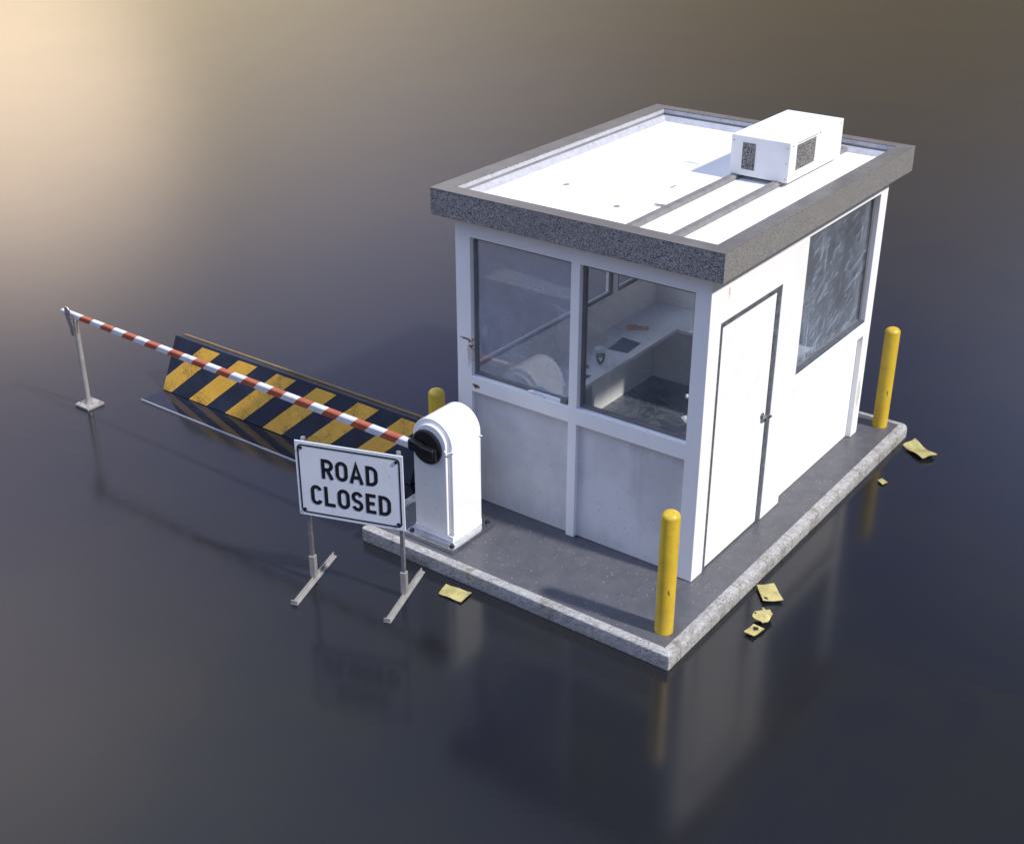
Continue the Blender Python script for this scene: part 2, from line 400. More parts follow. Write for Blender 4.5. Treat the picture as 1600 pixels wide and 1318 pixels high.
kb.add(vs, [(i * n + k, i * n + (k + 1) % n, (i + 1) * n + (k + 1) % n, (i + 1) * n + k) for i in range(len(RND) - 1) for k in range(n)], True)
structure(kb.build('kerb', 'kerb'))
structure(MB().box(KX0 + .095, KX1 - .095, KY0 + .095, KY1 - .095, G, -.004).build('pavement', 'asphalt'))

# ------------------------------------------------------------------ guard booth
W, L, H, T = 2.6, 3.594, 2.872, .10
booth = thing('guard_booth', 'white guard booth with flat roof, grey speckled fascia and large windows', 'guard booth', (-1.3, 1.8, 0))
WZ0, WZ1, PZ = 1.332, 2.69, 1.178
FW = [(-2.434, -1.342), (-1.252, -.147)]            # front windows, x
RW = (1.803, 3.415)                                 # right window, y
LWS = [(.17, 2.56), (2.65, 3.43)]                   # left windows, y
DY0, DY1, DZ = .197, 1.326, 2.393                   # door opening
RP = (1.714, 3.432)                                 # recessed panel under the right window
def wall_fill(x, y, z):
    inside = -W + T < x < -T and T < y < L - T
    if inside: return False
    if y < T:                                       # front wall
        for a, b in FW:
            if a < x < b:
                if WZ0 < z < WZ1: return False
                if z < PZ: return y > .055
        return True
    if x > -T:
        if DY0 < y < DY1 and z < DZ: return False
        if RW[0] < y < RW[1] and WZ0 < z < WZ1: return False
        if RP[0] < y < RP[1] and z < PZ: return x < -.06
        return True
    if x < -W + T:
        for a, b in LWS:
            if a < y < b and WZ0 < z < WZ1: return False
        return True
    return True
MB().voxel([-W, -W + T, -T, -.06, 0] + [a for p in FW for a in p], [0, .055, T, L - T, L, DY0, DY1, *RW, *RP] + [a for p in LWS for a in p],
           [0, PZ, WZ0, WZ1, DZ, H], wall_fill).build('wall', 'white', booth, .004, dissolve=True, origin=(0, 0, 0))
# thin facing sheets in the recesses (dirtier paint) 
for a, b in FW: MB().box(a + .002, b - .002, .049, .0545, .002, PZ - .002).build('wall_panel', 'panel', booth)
MB().box(-.0595, -.054, RP[0] + .002, RP[1] - .002, .002, PZ - .002).build('wall_panel', 'white', booth, origin=(0, 0, 0))
# plaster lining on the inside of the walls
li = MB()
li.box(-W + T + .001, -W + T + .006, T + .01, L - T - .01, .02, WZ0 - .03); li.box(-W + T + .001, -W + T + .006, T + .01, L - T - .01, WZ1 + .03, H - .01)
li.box(-W + T + .01, -T - .01, L - T - .006, L - T - .001, .02, H - .01)
li.build('lining', 'interior', booth)
MB().box(-W + T + .002, -T - .002, T + .002, L - T - .002, .001, .018).build('floor', 'floor', booth)

def window(kind, a, b, glass, outer, sgn, label=None, fw=.03, rec=.052, latch=False):
    """frame set back in an opening; kind 'x' = opening runs along x (front), 'y' = along y (sides)"""
    f = MB(); d0, d1 = outer + sgn * rec, outer + sgn * (rec + .04); lo, hi = min(d0, d1), max(d0, d1)
    e = .001; z0, z1 = WZ0 + e, WZ1 - e; a += e; b -= e
    def fill(u, w, z): return not (a + fw < u < b - fw and z0 + fw < z < z1 - fw)
    if kind == 'x': f.voxel([a, a + fw, b - fw, b], [lo, hi], [z0, z0 + fw, z1 - fw, z1], lambda x, y, z: fill(x, y, z))
    else: f.voxel([lo, hi], [a, a + fw, b - fw, b], [z0, z0 + fw, z1 - fw, z1], lambda x, y, z: fill(y, x, z))
    fr = f.build('window', 'framegrey', booth, .003, dissolve=True, label=label)
    m = (lo + hi) / 2; p = MB(); g = fw - .006
    if kind == 'x': p.box(a + g, b - g, m - .004, m + .004, z0 + g, z1 - g)
    else: p.box(m - .004, m + .004, a + g, b - g, z0 + g, z1 - g)
    p.build('pane', glass, fr)
    return fr
w1 = window('x', *FW[0], 'glass_film', 0, 1, 'hazy left front window with sliding latch')
w2 = window('x', *FW[1], 'glass_clear', 0, 1, 'clear right front window')
w3 = window('y', *RW, 'glass_scratched', 0, -1, 'scratched side window')
MB().box(-.0515, -.004, RW[0] + .002, RW[1] - .002, WZ0 + .001, WZ0 + .026).build('sill', 'sillblue', w3, .004)
for a, b in LWS: window('y', a, b, 'glass_clear', -W, 1)
lt = MB().box(-1.78, -1.44, .022, .05, WZ0 + .003, WZ0 + .03).build('latch', 'gatewhite', w1, .004)
MB().tube([(-1.79, .02, WZ0 + .022), (-1.72, .012, WZ0 + .035), (-1.66, .012, WZ0 + .012), (-1.6, .02, WZ0 + .008)], .008, 8).build('lever', 'chrome', lt)
MB().box(-1.44, -1.37, .016, .05, WZ0 + .003, WZ0 + .045).build('stop', 'framegrey', w1, .003)

# door
fr = MB(); fx0, fx1 = -.06, -.010
fr.voxel([fx0, fx1], [DY0 + .001, DY0 + .062, DY1 - .07, DY1 - .001], [.002, DZ - .055, DZ - .001], lambda x, y, z: y < DY0 + .062 or y > DY1 - .07 or z > DZ - .055)
door = MB().box(-.06, -.016, DY0 + .066, DY1 - .074, .012, DZ - .059).build('door', 'door', booth, .003, label='white door with lever handle')
fr.build('door_frame', 'doorframe', door, .003, dissolve=True)
hy, hz = 1.175, 1.165
hd = MB()
hd.lathe([(.028, 0), (.03, .004), (.028, .012), (.014, .016), (.013, .058)], (-.016, hy, hz), 0, 20)
hd.tube([(.036, hy + .002, hz + .004), (.043, hy + .03, hz - .004), (.04, hy + .07, hz - .016), (.034, hy + .095, hz - .03)], [.016, .017, .014, .009], 10)
hd.build('door_handle', 'handle', door)

# roof: speckled fascia ring, coping, deck, flashing
RX0, RX1, RY0, RY1, Z1 = -2.766, .156, -.133, 3.738, 3.119
IX0, IX1, IY0, IY1, DK = -2.605, .006, .02, 3.62, 3.0
roof = MB().voxel([RX0, IX0, IX1, RX1], [RY0, IY0, IY1, RY1], [H + .001, Z1 - .005], lambda x, y, z: not (IX0 < x < IX1 and IY0 < y < IY1)).build('roof', 'fascia', booth, .003, dissolve=True, label='flat roof with grey speckled fascia')
MB().voxel([RX0 - .002, IX0 + .002, IX1 - .002, RX1 + .002], [RY0 - .002, IY0 + .002, IY1 - .002, RY1 + .002], [Z1 - .0045, Z1], lambda x, y, z: not (IX0 < x < IX1 and IY0 < y < IY1)).build('coping', 'coping', roof, .0015, dissolve=True)
MB().box(IX0 + .001, IX1 - .001, IY0 + .001, IY1 - .001, H + .002, DK).build('roof_deck', 'deck', roof, origin=(0, 0, 0))
fl = MB(); gr = MB()
def inner_ring(mb, d0, z0, d1, z1, thick=.004):
    """sloping or upright strip running round the inside of the parapet"""
    def rect(d, z): return [(IX0 + d, IY0 + d, z), (IX1 - d, IY0 + d, z), (IX1 - d, IY1 - d, z), (IX0 + d, IY1 - d, z)]
    a, b, c, d = rect(d0, z0), rect(d1, z1), rect(d1 - thick, z1), rect(d0 - thick, z0)
    vs = a + b + c + d
    mb.add(vs, [(i + 4 * q, (i + 1) % 4 + 4 * q, (i + 1) % 4 + 4 * ((q + 1) % 4), i + 4 * ((q + 1) % 4)) for q in range(4) for i in range(4)])
inner_ring(fl, .007, Z1 - .012, .007, 3.072, .005)
inner_ring(fl, .020, 3.050, .072, DK + .001, .012)
fl.build('flashing', 'flash', roof, origin=(0, 0, 0))
inner_ring(gr, .0035, 3.071, .0035, 3.045, .002); gr.build('groove', 'groove', roof)
for x0 in (-.972, -.548):
    r = MB(); r.prism([(x0, DK + .001), (x0 + .085, DK + .001), (x0 + .085, DK + .03), (x0 + .07, DK + .042), (x0 + .015, DK + .042), (x0, DK + .03)], IY0 + .03, IY1 - .03, lambda u, v, w: (u, w, v))
    r.build('roof_rail', 'rail', roof, .002)

# ------------------------------------------------------------------ rooftop air conditioner
AX0, AX1, AY0, AY1, AZ0, AZ1 = -.982, -.39, 2.066, 3.215, DK + .043, 3.412
ac = thing('air_conditioner', 'white box-shaped air conditioner with two mesh grilles on the booth roof', 'air conditioner', ((AX0 + AX1) / 2, (AY0 + AY1) / 2, AZ0))
MB().box(AX0, AX1, AY0, AY1, AZ0, AZ1).build('casing', 'acwhite', ac, .006)
MB().box(-.862, -.732, AY0 - .004, AY0 + .01, 3.106, 3.352).build('grille', 'grille', ac, label='narrow grille on the shaded end')
MB().box(AX1 - .01, AX1 + .004, 2.208, 2.60, 3.134, 3.366).build('grille', 'grille', ac, label='wide grille on the sunlit side')
for x, y, z, ax in [(AX1, AY0 + .05, 3.375, 0), (AX1, AY0 + .62, 3.385, 0), (AX1, AY1 - .06, 3.375, 0), (AX1, AY1 - .05, 3.09, 0), (AX1 - .03, AY0, 3.36, 1), (AX1 - .03, AY0, 3.22, 1), (AX1 - .03, AY0, 3.08, 1), (AX0 + .03, AY0, 3.36, 1)]:
    s = MB()
    if ax == 0: s.lathe([(.006, -.002), (.006, .002), (.003, .003)], (x, y, z), 0, 10)
    else: s.lathe([(.006, -.004), (.006, .001), (.003, .003)], (x, y - .001, z), 1, 10) if False else s.box(x - .004, x + .004, y - .002, y + .001, z - .004, z + .004)
    s.build('screw', 'blackmatt', ac)
se = MB()
se.box(AX1 - .001, AX1 + .0025, 2.22, 2.64, 3.381, 3.385); se.build('seam', 'groove', ac)

# ------------------------------------------------------------------ furniture and small things inside the booth
CZ = .95
ct = thing('counter', 'pale grey L-shaped counter along the back of the booth, under the windows', 'counter', (-2.2, 3.1, .018))
CF = -1.90; CB = 2.93
cx0, cx1, cy0, cy1 = -W + T + .008, -T - .03, T + .03, L - T - .008
MB().voxel([cx0, CF, cx1], [cy0, CB, cy1], [CZ - .035, CZ], lambda x, y, z: x < CF or y > CB).build('countertop', 'counter', ct, .003, dissolve=True)
MB().box(CF + .001, CF + .006, cy0, CB, CZ - .036, CZ + .001).box(CF + .006, cx1, CB - .006, CB - .001, CZ - .036, CZ + .001).build('edge_strip', 'counteredge', ct)
MB().box(cx0, CF - .1, 1.42, 1.46, .02, CZ - .036).build('support_panel', 'interior', ct)
MB().box(-.75, -.71, CB + .06, cy1, .02, CZ - .036).build('support_panel', 'interior', ct)
ch = thing('chair', 'white moulded office chair standing inside the booth behind the clear window', 'chair', (-.92, 1.98, .018))
cs = MB()
for (u0, u1) in ((0, 1),):
    pass
cs.prism([(-.24, .44), (.22, .44), (.25, .46), (.22, .48), (-.2, .485), (-.23, .5), (-.26, .90), (-.29, .90), (-.275, .49)], -.22, .22, lambda u, v, w: (-.92 - u * .6 + w * .8, 1.98 - u * .8 - w * .6, v + .018))
cs.build('seat', 'chair', ch, .012)
for sg in (-1, 1):
    MB().tube([(-.92 + .12 * .6 + sg * .25 * .8, 1.98 + .12 * .8 - sg * .25 * .6, .5), (-.92 + .1 * .6 + sg * .26 * .8, 1.98 + .1 * .8 - sg * .26 * .6, .68), (-.92 - .18 * .6 + sg * .26 * .8, 1.98 - .18 * .8 - sg * .26 * .6, .69)], .024, 10).build('armrest', 'chair', ch)
MB().lathe([(.03, .07), (.03, .44)], (-.92, 1.98, .018), 2, 16).build('column', 'galv', ch)
for k in range(5):
    a = 2 * math.pi * k / 5
    MB().tube([(-.92 + .03 * math.cos(a), 1.98 + .03 * math.sin(a), .095), (-.92 + .26 * math.cos(a), 1.98 + .26 * math.sin(a), .05)], [.022, .015], 8).build('leg', 'galv', ch)

tg = MB(); tc = (-2.25, 2.69)
ta = Vector((.78, .35, 0)).normalized(); tb = Vector((-ta.y, ta.x, 0))
tg.prism([(-.13, 0), (-.10, -.075), (.10, -.03), (.125, .0), (.10, .045), (-.10, .07)], CZ + .001, CZ + .014, lambda u, v, w: (tc[0] + ta.x * u + tb.x * v, tc[1] + ta.y * u + tb.y * v, w))
tg = tag(tg.build('wooden_tag', 'orange', None, .002, origin=(tc[0], tc[1], CZ)), 'orange wooden tag with burnt brown marks on the booth counter', 'tag')
def sheet(name, pts, mat, z0, z1, label, cat, group=None):
    c = (sum(p[0] for p in pts) / len(pts), sum(p[1] for p in pts) / len(pts))
    return tag(MB().prism(pts, z0, z1, lambda u, v, w: (u, v, w)).build(name, mat, None, origin=(c[0], c[1], z0)), label, cat, group)
sheet('print', [(-2.21, 2.02), (-1.98, 2.05), (-2.01, 2.36), (-2.25, 2.38)], 'print', CZ + .001, CZ + .003, 'dark blue patterned print lying beside the cup on the booth counter', 'print')
sheet('plastic_folder', [(-2.44, 1.90), (-2.26, 1.78), (-2.20, 2.22), (-2.40, 2.32)], 'glass_cup', CZ + .0035, CZ + .006, 'clear plastic folder lying at the back of the booth counter', 'folder')
sheet('print', [(-2.10, 1.18), (-1.98, 1.18), (-1.98, 1.36), (-2.10, 1.36)], 'print', CZ + .001, CZ + .003, 'small dark blue print half hidden by the window post on the counter', 'print')
tag(MB().lathe([(.05, 0), (.052, .004), (.052, .01), (.048, .012)], (-2.16, 1.50, CZ + .001), 2, 24).build('coaster', 'cork', None, origin=(-2.16, 1.5, CZ)), 'round brown coaster half hidden by the window post on the counter', 'coaster')
cup = thing('cup', 'clear plastic cup with a green shield badge on the booth counter', 'cup', (-2.06, 1.64, CZ + .001))
MB().lathe([(.046, 0), (.048, .004), (.062, .17), (.064, .175), (.060, .175), (.045, .012), (.005, .010)], (-2.06, 1.64, CZ + .001), 2, 28).build('cup_body', 'glass_cup', cup)
va = math.atan2(-8.6 - 1.64, 4.4 + 2.06)
def on_cup(u, v, w):
    a = va + u / .058 + .1; r = .0545 + (v - .05) * .085 + w
    return (-2.06 + r * math.cos(a), 1.64 + r * math.sin(a), CZ + v)
sh = [(a * 1.25, .09 + (b - .09) * 1.22) for a, b in [(-.036, .135), (-.018, .142), (0, .146), (.018, .142), (.036, .135), (.037, .10), (.03, .065), (.017, .045), (0, .036), (-.017, .045), (-.03, .065), (-.037, .10)]]
bd = MB().prism(sh, .0015, .004, on_cup).build('badge', 'green', cup)
MB().prism([(-.02, .11), (0, .102), (.02, .112), (.014, .09), (.008, .07), (0, .062), (-.006, .075), (-.014, .085)], .0042, .0055, on_cup).build('emblem', 'badgewhite', bd)
cp = MB().lathe([(.066, .176), (.066, .186), (.03, .192), (.01, .193)], (-2.06, 1.64, CZ + .001), 2, 28).build('lid', 'glass_cup', cup)

# ------------------------------------------------------------------ yellow bollards
def bollard(x, y, z, label, proto=None):
    if proto is None:
        r = .079; pr = [(r, 0), (r, 1.105)] + [(r * max(.03, math.cos(math.radians(a))) ** .8, 1.105 + .05 * math.sin(math.radians(a)) ** 1.15) for a in (8, 16, 26, 38, 50, 62, 74, 90)]
        o = thing('bollard', label, 'bollard', (x, y, z), 'yellow bollards round the booth')
        p = MB().lathe(pr, (x, y, z), 2, 40).build('post', 'yellow', o)
        return o
    o = copy_tree(proto); o.location = (x, y, z); o['label'] = label; return o
b0 = bollard(.168, -.752, -.003, 'yellow bollard on the front corner of the platform beside the door')
bollard(.14, 3.90, -.003, 'yellow bollard behind the scratched side window at the far corner of the platform', b0)
bollard(-2.768, -.123, -.003, 'yellow bollard half hidden behind the white barrier housing', b0)

# ------------------------------------------------------------------ barrier gate: housing, dial, boom
gate = thing('barrier_gate', 'white barrier gate with rounded housing and lowered red and white boom', 'barrier gate', (-2.26, -.6, 0))
bx0, bx1, by0, by1, bt = -2.545, -1.955, -.905, -.286, .048
bp = MB().box(bx0, bx1, by0, by1, -.003, bt).build('base_plate', 'plate', gate, .004)
for x in (bx0 + .055, bx1 - .055):
    for y in (by0 + .045, by1 - .045):
        MB().lathe([(.026, bt), (.026, bt + .006), (.017, bt + .006), (.017, bt + .022), (.010, bt + .026)], (x, y, 0), 2, 6, False).build('bolt', 'black', bp)
hx0, hx1, hy0, hy1, zc = -2.489, -2.033, -.80, -.385, 1.03
hr = (hx1 - hx0) / 2; hc = (hx0 + hx1) / 2
def arch(ins, zb, n=24):
    r = hr - ins
    return [(hc - r, zb)] + [(hc - r * math.cos(math.pi * k / n), zc + r * math.sin(math.pi * k / n)) for k in range(n + 1)] + [(hc + r, zb)]
hs = MB().prism(arch(0, bt + .07), hy0, hy1, lambda u, v, w: (u, w, v), True).build('housing', 'gatewhite', gate, .008, segs=3)
MB().box(hx0 + .002, hx1 - .002, hy0 - .012, hy1 + .004, bt + .001, bt + .066).build('plinth', 'gatewhite', gate, .004)
MB().prism(arch(.05, bt + .072), hy0 - .03, hy0 - .001, lambda u, v, w: (u, w, v), True).build('front_panel', 'gatewhite', hs, .007, segs=3)
MB().prism(arch(.05, bt + .072), hy1 + .001, hy1 + .03, lambda u, v, w: (u, w, v), True).build('back_panel', 'gatewhite', hs, .007, segs=3)
for y, s in ((hy0 - .01, 1), (hy1 - .02, -1)):
    MB().tube([(hc + hr - .06, y - .025 * s, 1.0), (hc + hr - .03, y - .03 * s, .985), (hc + hr + .006, y - .004, 1.0), (hc + hr + .014, y + .02, .99)], .006, 8).build('clip', 'gatewhite', hs)
dc = (-2.292, .985)
dial = MB().lathe([(.168, 0), (.168, -.018), (.16, -.026), (.145, -.028), (.02, -.028)], (dc[0], hy0 - .031, dc[1]), 1, 48).build('dial', 'black', gate)
hb = MB()
hb.prism([(-2.45, .945), (-2.175, .92), (-2.165, .93), (-2.165, 1.0), (-2.18, 1.01), (-2.3, 1.012), (-2.34, 1.03), (-2.45, 1.045)], hy0 - .118, hy0 - .06, lambda u, v, w: (u, w, v))
hb.build('boom_clamp', 'black', gate, .008, segs=3)
MB().box(-2.33, -2.15, hy0 - .10, hy0 - .057, .895, 1.01).build('clamp_base', 'black', dial, .01)
# boom
P_, OFF, SL = .374, -7.255, .95
M['boom'] = mat_boom(P_, OFF - (-5.0), SL)
bm_ = MB(); path = [(-7.60, -.815, 1.012), (-2.47, -.862, .975)]
A, B = map(Vector, path); dx = (B - A).normalized(); sy = Vector((0, 0, 1)).cross(dx).normalized(); uz = dx.cross(sy)
sec = [(-.025, -.037), (.025, -.037), (.028, -.033), (.028, .030), (.023, .035), (-.018, .035), (-.028, .022), (-.028, -.033)]
vs = []
for t_, k in ((0, .4), (.003, .72), (.010, .84), (1, 1.08)):
    c = A.lerp(B, t_)
    vs += [c + sy * a * k + uz * b * k for a, b in sec]
m = len(sec)
bm_.add(vs, [(i * m + k, i * m + (k + 1) % m, (i + 1) * m + (k + 1) % m, (i + 1) * m + k) for i in range(3) for k in range(m)])
bm_.add(vs[:m], [tuple(range(m))]); bm_.add(vs[-m:], [tuple(range(m))])
bm_.build('boom', M['boom'], gate, .004, origin=(-5.0, -.85, 1.0), label='red and white striped boom')

# rest post under the far end of the boom
px, py = -7.43, -.765
post = thing('rest_post', 'slim grey steel post with a fork holding the tip of the boom', 'post', (px, py, G))
pb = MB().box(px - .115, px + .115, py - .115, py + .115, G + .001, G + .032).build('base_plate', 'galvlight', post, .004)
for x in (-.082, .082):
    for y in (-.082, .082):
        MB().lathe([(.018, G + .032), (.018, G + .044), (.010, G + .05)], (px + x, py + y, 0), 2, 6, False).build('bolt', 'galv', pb)
MB().lathe([(.046, G + .033), (.034, G + .075), (.031, G + .11), (.029, .87), (.024, .95), (.012, .962)], (px, py - .01, 0), 2, 24).build('pole', 'galvlight', post)
fk = MB()
def strip(pts, w0, w1, th):
    """flat bar bent in the y-z plane: (y, z, half width)"""
    for i in range(len(pts) - 1):
        (ya, za, ha), (yb, zb, hb_) = pts[i], pts[i + 1]
        d = Vector((0, yb - ya, zb - za)).normalized(); nn = Vector((0, -d.z, d.y)) * th
        a = Vector((0, ya, za)); b = Vector((0, yb, zb)); X = Vector((1, 0, 0)); o = Vector((px + .01, 0, 0))
        fk.add([o + a - X * ha - nn, o + a + X * ha - nn, o + a + X * ha + nn, o + a - X * ha + nn, o + b - X * hb_ - nn, o + b + X * hb_ - nn, o + b + X * hb_ + nn, o + b - X * hb_ + nn],
               [(0, 3, 2, 1), (4, 5, 6, 7), (0, 1, 5, 4), (1, 2, 6, 5), (2, 3, 7, 6), (3, 0, 4, 7)])
for s in (-1, 1):
    yc = py - .05
    fp = [(yc + s * .028, .76, .016), (yc + s * .032, .88, .03), (yc + s * .042, .95, .042), (yc + s * .046, 1.0, .05), (yc + s * .046, 1.05, .05), (yc + s * .05, 1.085, .04), (yc + s * .056, 1.115, .02)]
    strip(fp if s < 0 else fp[:4], 0, 0, .006)
fk.build('fork', 'galv', post, .002, weld=True)

# ------------------------------------------------------------------ road blocker wedge
wx0, wx1 = -7.05, -3.25
wd = thing('road_blocker', 'raised dark road blocker wedge with slanted yellow stripes', 'road blocker', (-5.1, .2, G))
pt = G + .02
wb = MB().box(wx0 - .005, -3.10, -.325, .80, G + .001, pt).build('base_plate', 'mirrorplate', wd, .002)
MB().box(wx0 - .008, -3.096, -.331, -.326, G + .001, pt + .002).box(-3.0995, -3.093, -.3255, .8, G + .001, pt + .002).build('edge_trim', 'trimwhite', wb, .001)
Yb, Zb, Yt, Zt = -.012, pt + .002, .262, .484
Yr, Zr = .415, .438
MB().prism([(Yb, Zb), (Yt, Zt), (Yr, Zr), (.66, Zb)], wx0, wx1, lambda u, v, w: (w, u, v)).build('ramp', 'navy', wd, .006)
MB().prism([(Yb + .02, Zb + .004), (Yt + .004, Zt - .02), (Yr - .012, Zr - .012), (.64, Zb + .004)], wx1 + .001, wx1 + .008, lambda u, v, w: (w, u, v)).build('side_panel', 'blackmatt', wd)
ev = Vector((0, Yt - Yb, Zt - Zb)); LV = ev.length; ev.normalize(); en = Vector((0, -ev.z, ev.y))
def face(u, v, w): return Vector((u, Yb, Zb)) + ev * v + en * w
def clip(poly, x0, x1):
    for sg, lim in ((1, x0), (-1, x1)):
        out = []
        for i in range(len(poly)):
            p, q = poly[i], poly[(i + 1) % len(poly)]; a, b = sg * (p[0] - lim), sg * (q[0] - lim)
            if a >= 0: out.append(p)
            if (a >= 0) != (b >= 0):
                t_ = a / (a - b); out.append((lim, p[1] + (q[1] - p[1]) * t_))
        poly = out
    return poly
vt, vb = LV - .032, .006
for k in range(6):
    xt = -6.573 + .6035 * k
    s_ = 1.013 * (vt - vb)
    pl = clip([(xt, vt), (xt - s_, vb), (xt - s_ + .297, vb), (xt + .297, vt)], wx0 + .004, wx1 - .004)
    MB().prism(pl, .0015, .004, face).build('stripe', 'stripe', wd)
lp = Vector((0, Yr - Yt, Zr - Zt)).normalized(); ln = Vector((0, -lp.z, lp.y))
o0 = Vector((0, Yr, Zr))
tr = MB()
a, b = o0 - lp * .050 + ln * .002, o0 + lp * .006 + ln * .002
tr.add([(x, *(p + n_)[1:]) for x in (wx0 + .005, wx1) for p in (a, b) for n_ in (Vector((0, 0, 0)), ln * .008)], [(0, 1, 3, 2), (4, 6, 7, 5), (0, 4, 5, 1), (2, 3, 7, 6), (0, 2, 6, 4), (1, 5, 7, 3)])
tr.build('back_trim', 'ochre', wd)

# ------------------------------------------------------------------ road closed sign
sa = Vector((-2.865, -1.815, 0)); sd = Vector((.94555, .32548, 0)); sn = Vector((.32548, -.94555, 0))    # sn points to the viewer's side
def sg(u, z, w): p = sa + sd * u + sn * w; return (p.x, p.y, z)
sign = thing('road_sign', 'white road closed sign on two grey steel posts with cross feet', 'sign', (*(sa + sd * .45)[:2], G))
PU0, PU1, PZ0, PZ1 = -.05, .944, .567, 1.297
pn = MB().prism([(PU0, PZ0), (PU1, PZ0), (PU1, PZ1), (PU0, PZ1)], .022, .034, lambda u, v, w: sg(u, v, w)).build('panel', 'signwhite', sign, .002)
def ribbon(mb, pts, hw, w0, w1, closed=False):
    """flat stroke of half width hw along a 2-D polyline, with mitred bends"""
    P = [Vector(p) for p in pts]; nP = len(P); Lf, Rt = [], []
    for i in range(nP):
        a = P[i - 1] if (closed or i > 0) else None; c = P[(i + 1) % nP] if (closed or i < nP - 1) else None
        d1 = (P[i] - a).normalized() if a is not None else None; d2 = (c - P[i]).normalized() if c is not None else None
        if d1 is None: d1 = d2
        if d2 is None: d2 = d1
        n1 = Vector((-d1.y, d1.x)); n2 = Vector((-d2.y, d2.x)); mm = (n1 + n2)
        mm = mm.normalized() if mm.length > 1e-6 else n1
        k = hw / max(.45, mm.dot(n1)); Lf.append(P[i] + mm * k); Rt.append(P[i] - mm * k)
    for i in range(nP if closed else nP - 1):
        j = (i + 1) % nP
        q = [Lf[i], Lf[j], Rt[j], Rt[i]]
        vs = [sg(p.x, p.y, w) for w in (w0, w1) for p in q]
        mb.add(vs, [(0, 1, 2, 3), (7, 6, 5, 4), (0, 4, 5, 1), (2, 6, 7, 3), (1, 5, 6, 2), (3, 7, 4, 0)])
def arc(cx, cy, rx, ry, a0, a1, n=12): return [(cx + rx * math.cos(math.radians(a0 + (a1 - a0) * k / n)), cy + ry * math.sin(math.radians(a0 + (a1 - a0) * k / n))) for k in range(n + 1)]
lt_ = MB(); HW = .0165; lift = [0]
def glyph(chr_, u0, u1, z0, z1):
    h = HW; x0, x1, y0, y1 = u0 + h, u1 - h, z0 + h, z1 - h; xm, ym = (x0 + x1) / 2, (y0 + y1) / 2; S = []
    rx = (x1 - x0) / 2
    if chr_ == 'O':
        r = rx * 1.05
        S.append((arc(xm, y1 - r, rx, r, 0, 180) + arc(xm, y0 + r, rx, r, 180, 360), True))
    elif chr_ == 'C':
        r = rx * 1.05
        S.append((arc(xm, y1 - r, rx, r, 12, 180) + arc(xm, y0 + r, rx, r, 180, 348), False))
    elif chr_ == 'L': S.append(([(x0, z1), (x0, y0), (u1, y0)], False))
    elif chr_ == 'E':
        S += [([(u1, y1), (x0, y1), (x0, y0), (u1, y0)], False), ([(x0, ym + .003), (u1 - .012, ym + .003)], False)]
    elif chr_ == 'D':
        r = min(rx * 1.3, (y1 - y0) / 2)
        S.append(([(x0, y0), (x1 - r, y0)] + arc(x1 - r, y0 + r, r, r, -90, 0, 8)[1:] + arc(x1 - r, y1 - r, r, r, 0, 90, 8) + [(x0, y1)], True))
    elif chr_ == 'R':
        rr = (y1 - ym + .006) / 2; yb_ = y1 - 2 * rr
        S += [([(x0, z0), (x0, y1), (x1 - rr, y1)] + arc(x1 - rr, y1 - rr, rr, rr, 90, -90, 10)[1:] + [(x0, yb_)], False), ([(xm - .002, yb_), (x1 + .002, z0)], False)]
    elif chr_ == 'A':
        S += [([(x0 - .001, z0), (xm, z1 - h * .6), (x1 + .001, z0)], False), ([(x0 + .018, z0 + .058), (x1 - .018, z0 + .058)], False)]
    elif chr_ == 'S':
        ry = (y1 - y0) / 4
        S.append((arc(xm, y1 - ry, rx, ry, 15, 180, 10) + [(x0 + rx * .1, y1 - ry * 1.45), (xm - rx * .45, ym + ry * .12)] + [(xm + rx * .45, ym - ry * .12), (x1 - rx * .1, y0 + ry * 1.45)] + arc(xm, y0 + ry, rx, ry, 0, -165, 10), False))
    for pts, cl in S:
        lift[0] = (lift[0] + 1) % 5
        ribbon(lt_, pts, HW, .0345, .036 + .0002 * lift[0], cl)
su, sz = .014, .018
for c_, a, b in (('R', .176, .288), ('O', .308, .422), ('A', .436, .566), ('D', .588, .698)): glyph(c_, a + su, b + su, .946 + sz, 1.138 + sz)
for c_, a, b in (('C', .060, .166), ('L', .188, .288), ('O', .312, .426), ('S', .444, .550), ('E', .576, .670), ('D', .696, .808)): glyph(c_, a + su, b + su, .674 + sz, .868 + sz)
lt_.build('lettering', 'ink', pn, weld=False)
bo = MB(); u0, u1, z0, z1, rr = -.02, .912, .602, 1.262, .035
ribbon(bo, arc(u1 - rr, z1 - rr, rr, rr, 0, 90, 6) + arc(u0 + rr, z1 - rr, rr, rr, 90, 180, 6) + arc(u0 + rr, z0 + rr, rr, rr, 180, 270, 6) + arc(u1 - rr, z0 + rr, rr, rr, 270, 360, 6), .0068, .0345, .0362, True)
bo.build('border', 'ink', pn, weld=False)
for u in (.008, .886):
    for z in (.63, 1.235):
        q = MB(); c = Vector(sg(u, z, .0345)); pts = [(.014 * math.cos(2 * math.pi * k / 8 + .3) * (1 + .25 * (k % 2)), .014 * math.sin(2 * math.pi * k / 8 + .3)) for k in range(8)]
        q.prism(pts, .0362, .044, lambda a, b, w: sg(u + a, z + b, w)); q.build('bolt', 'ink', pn)
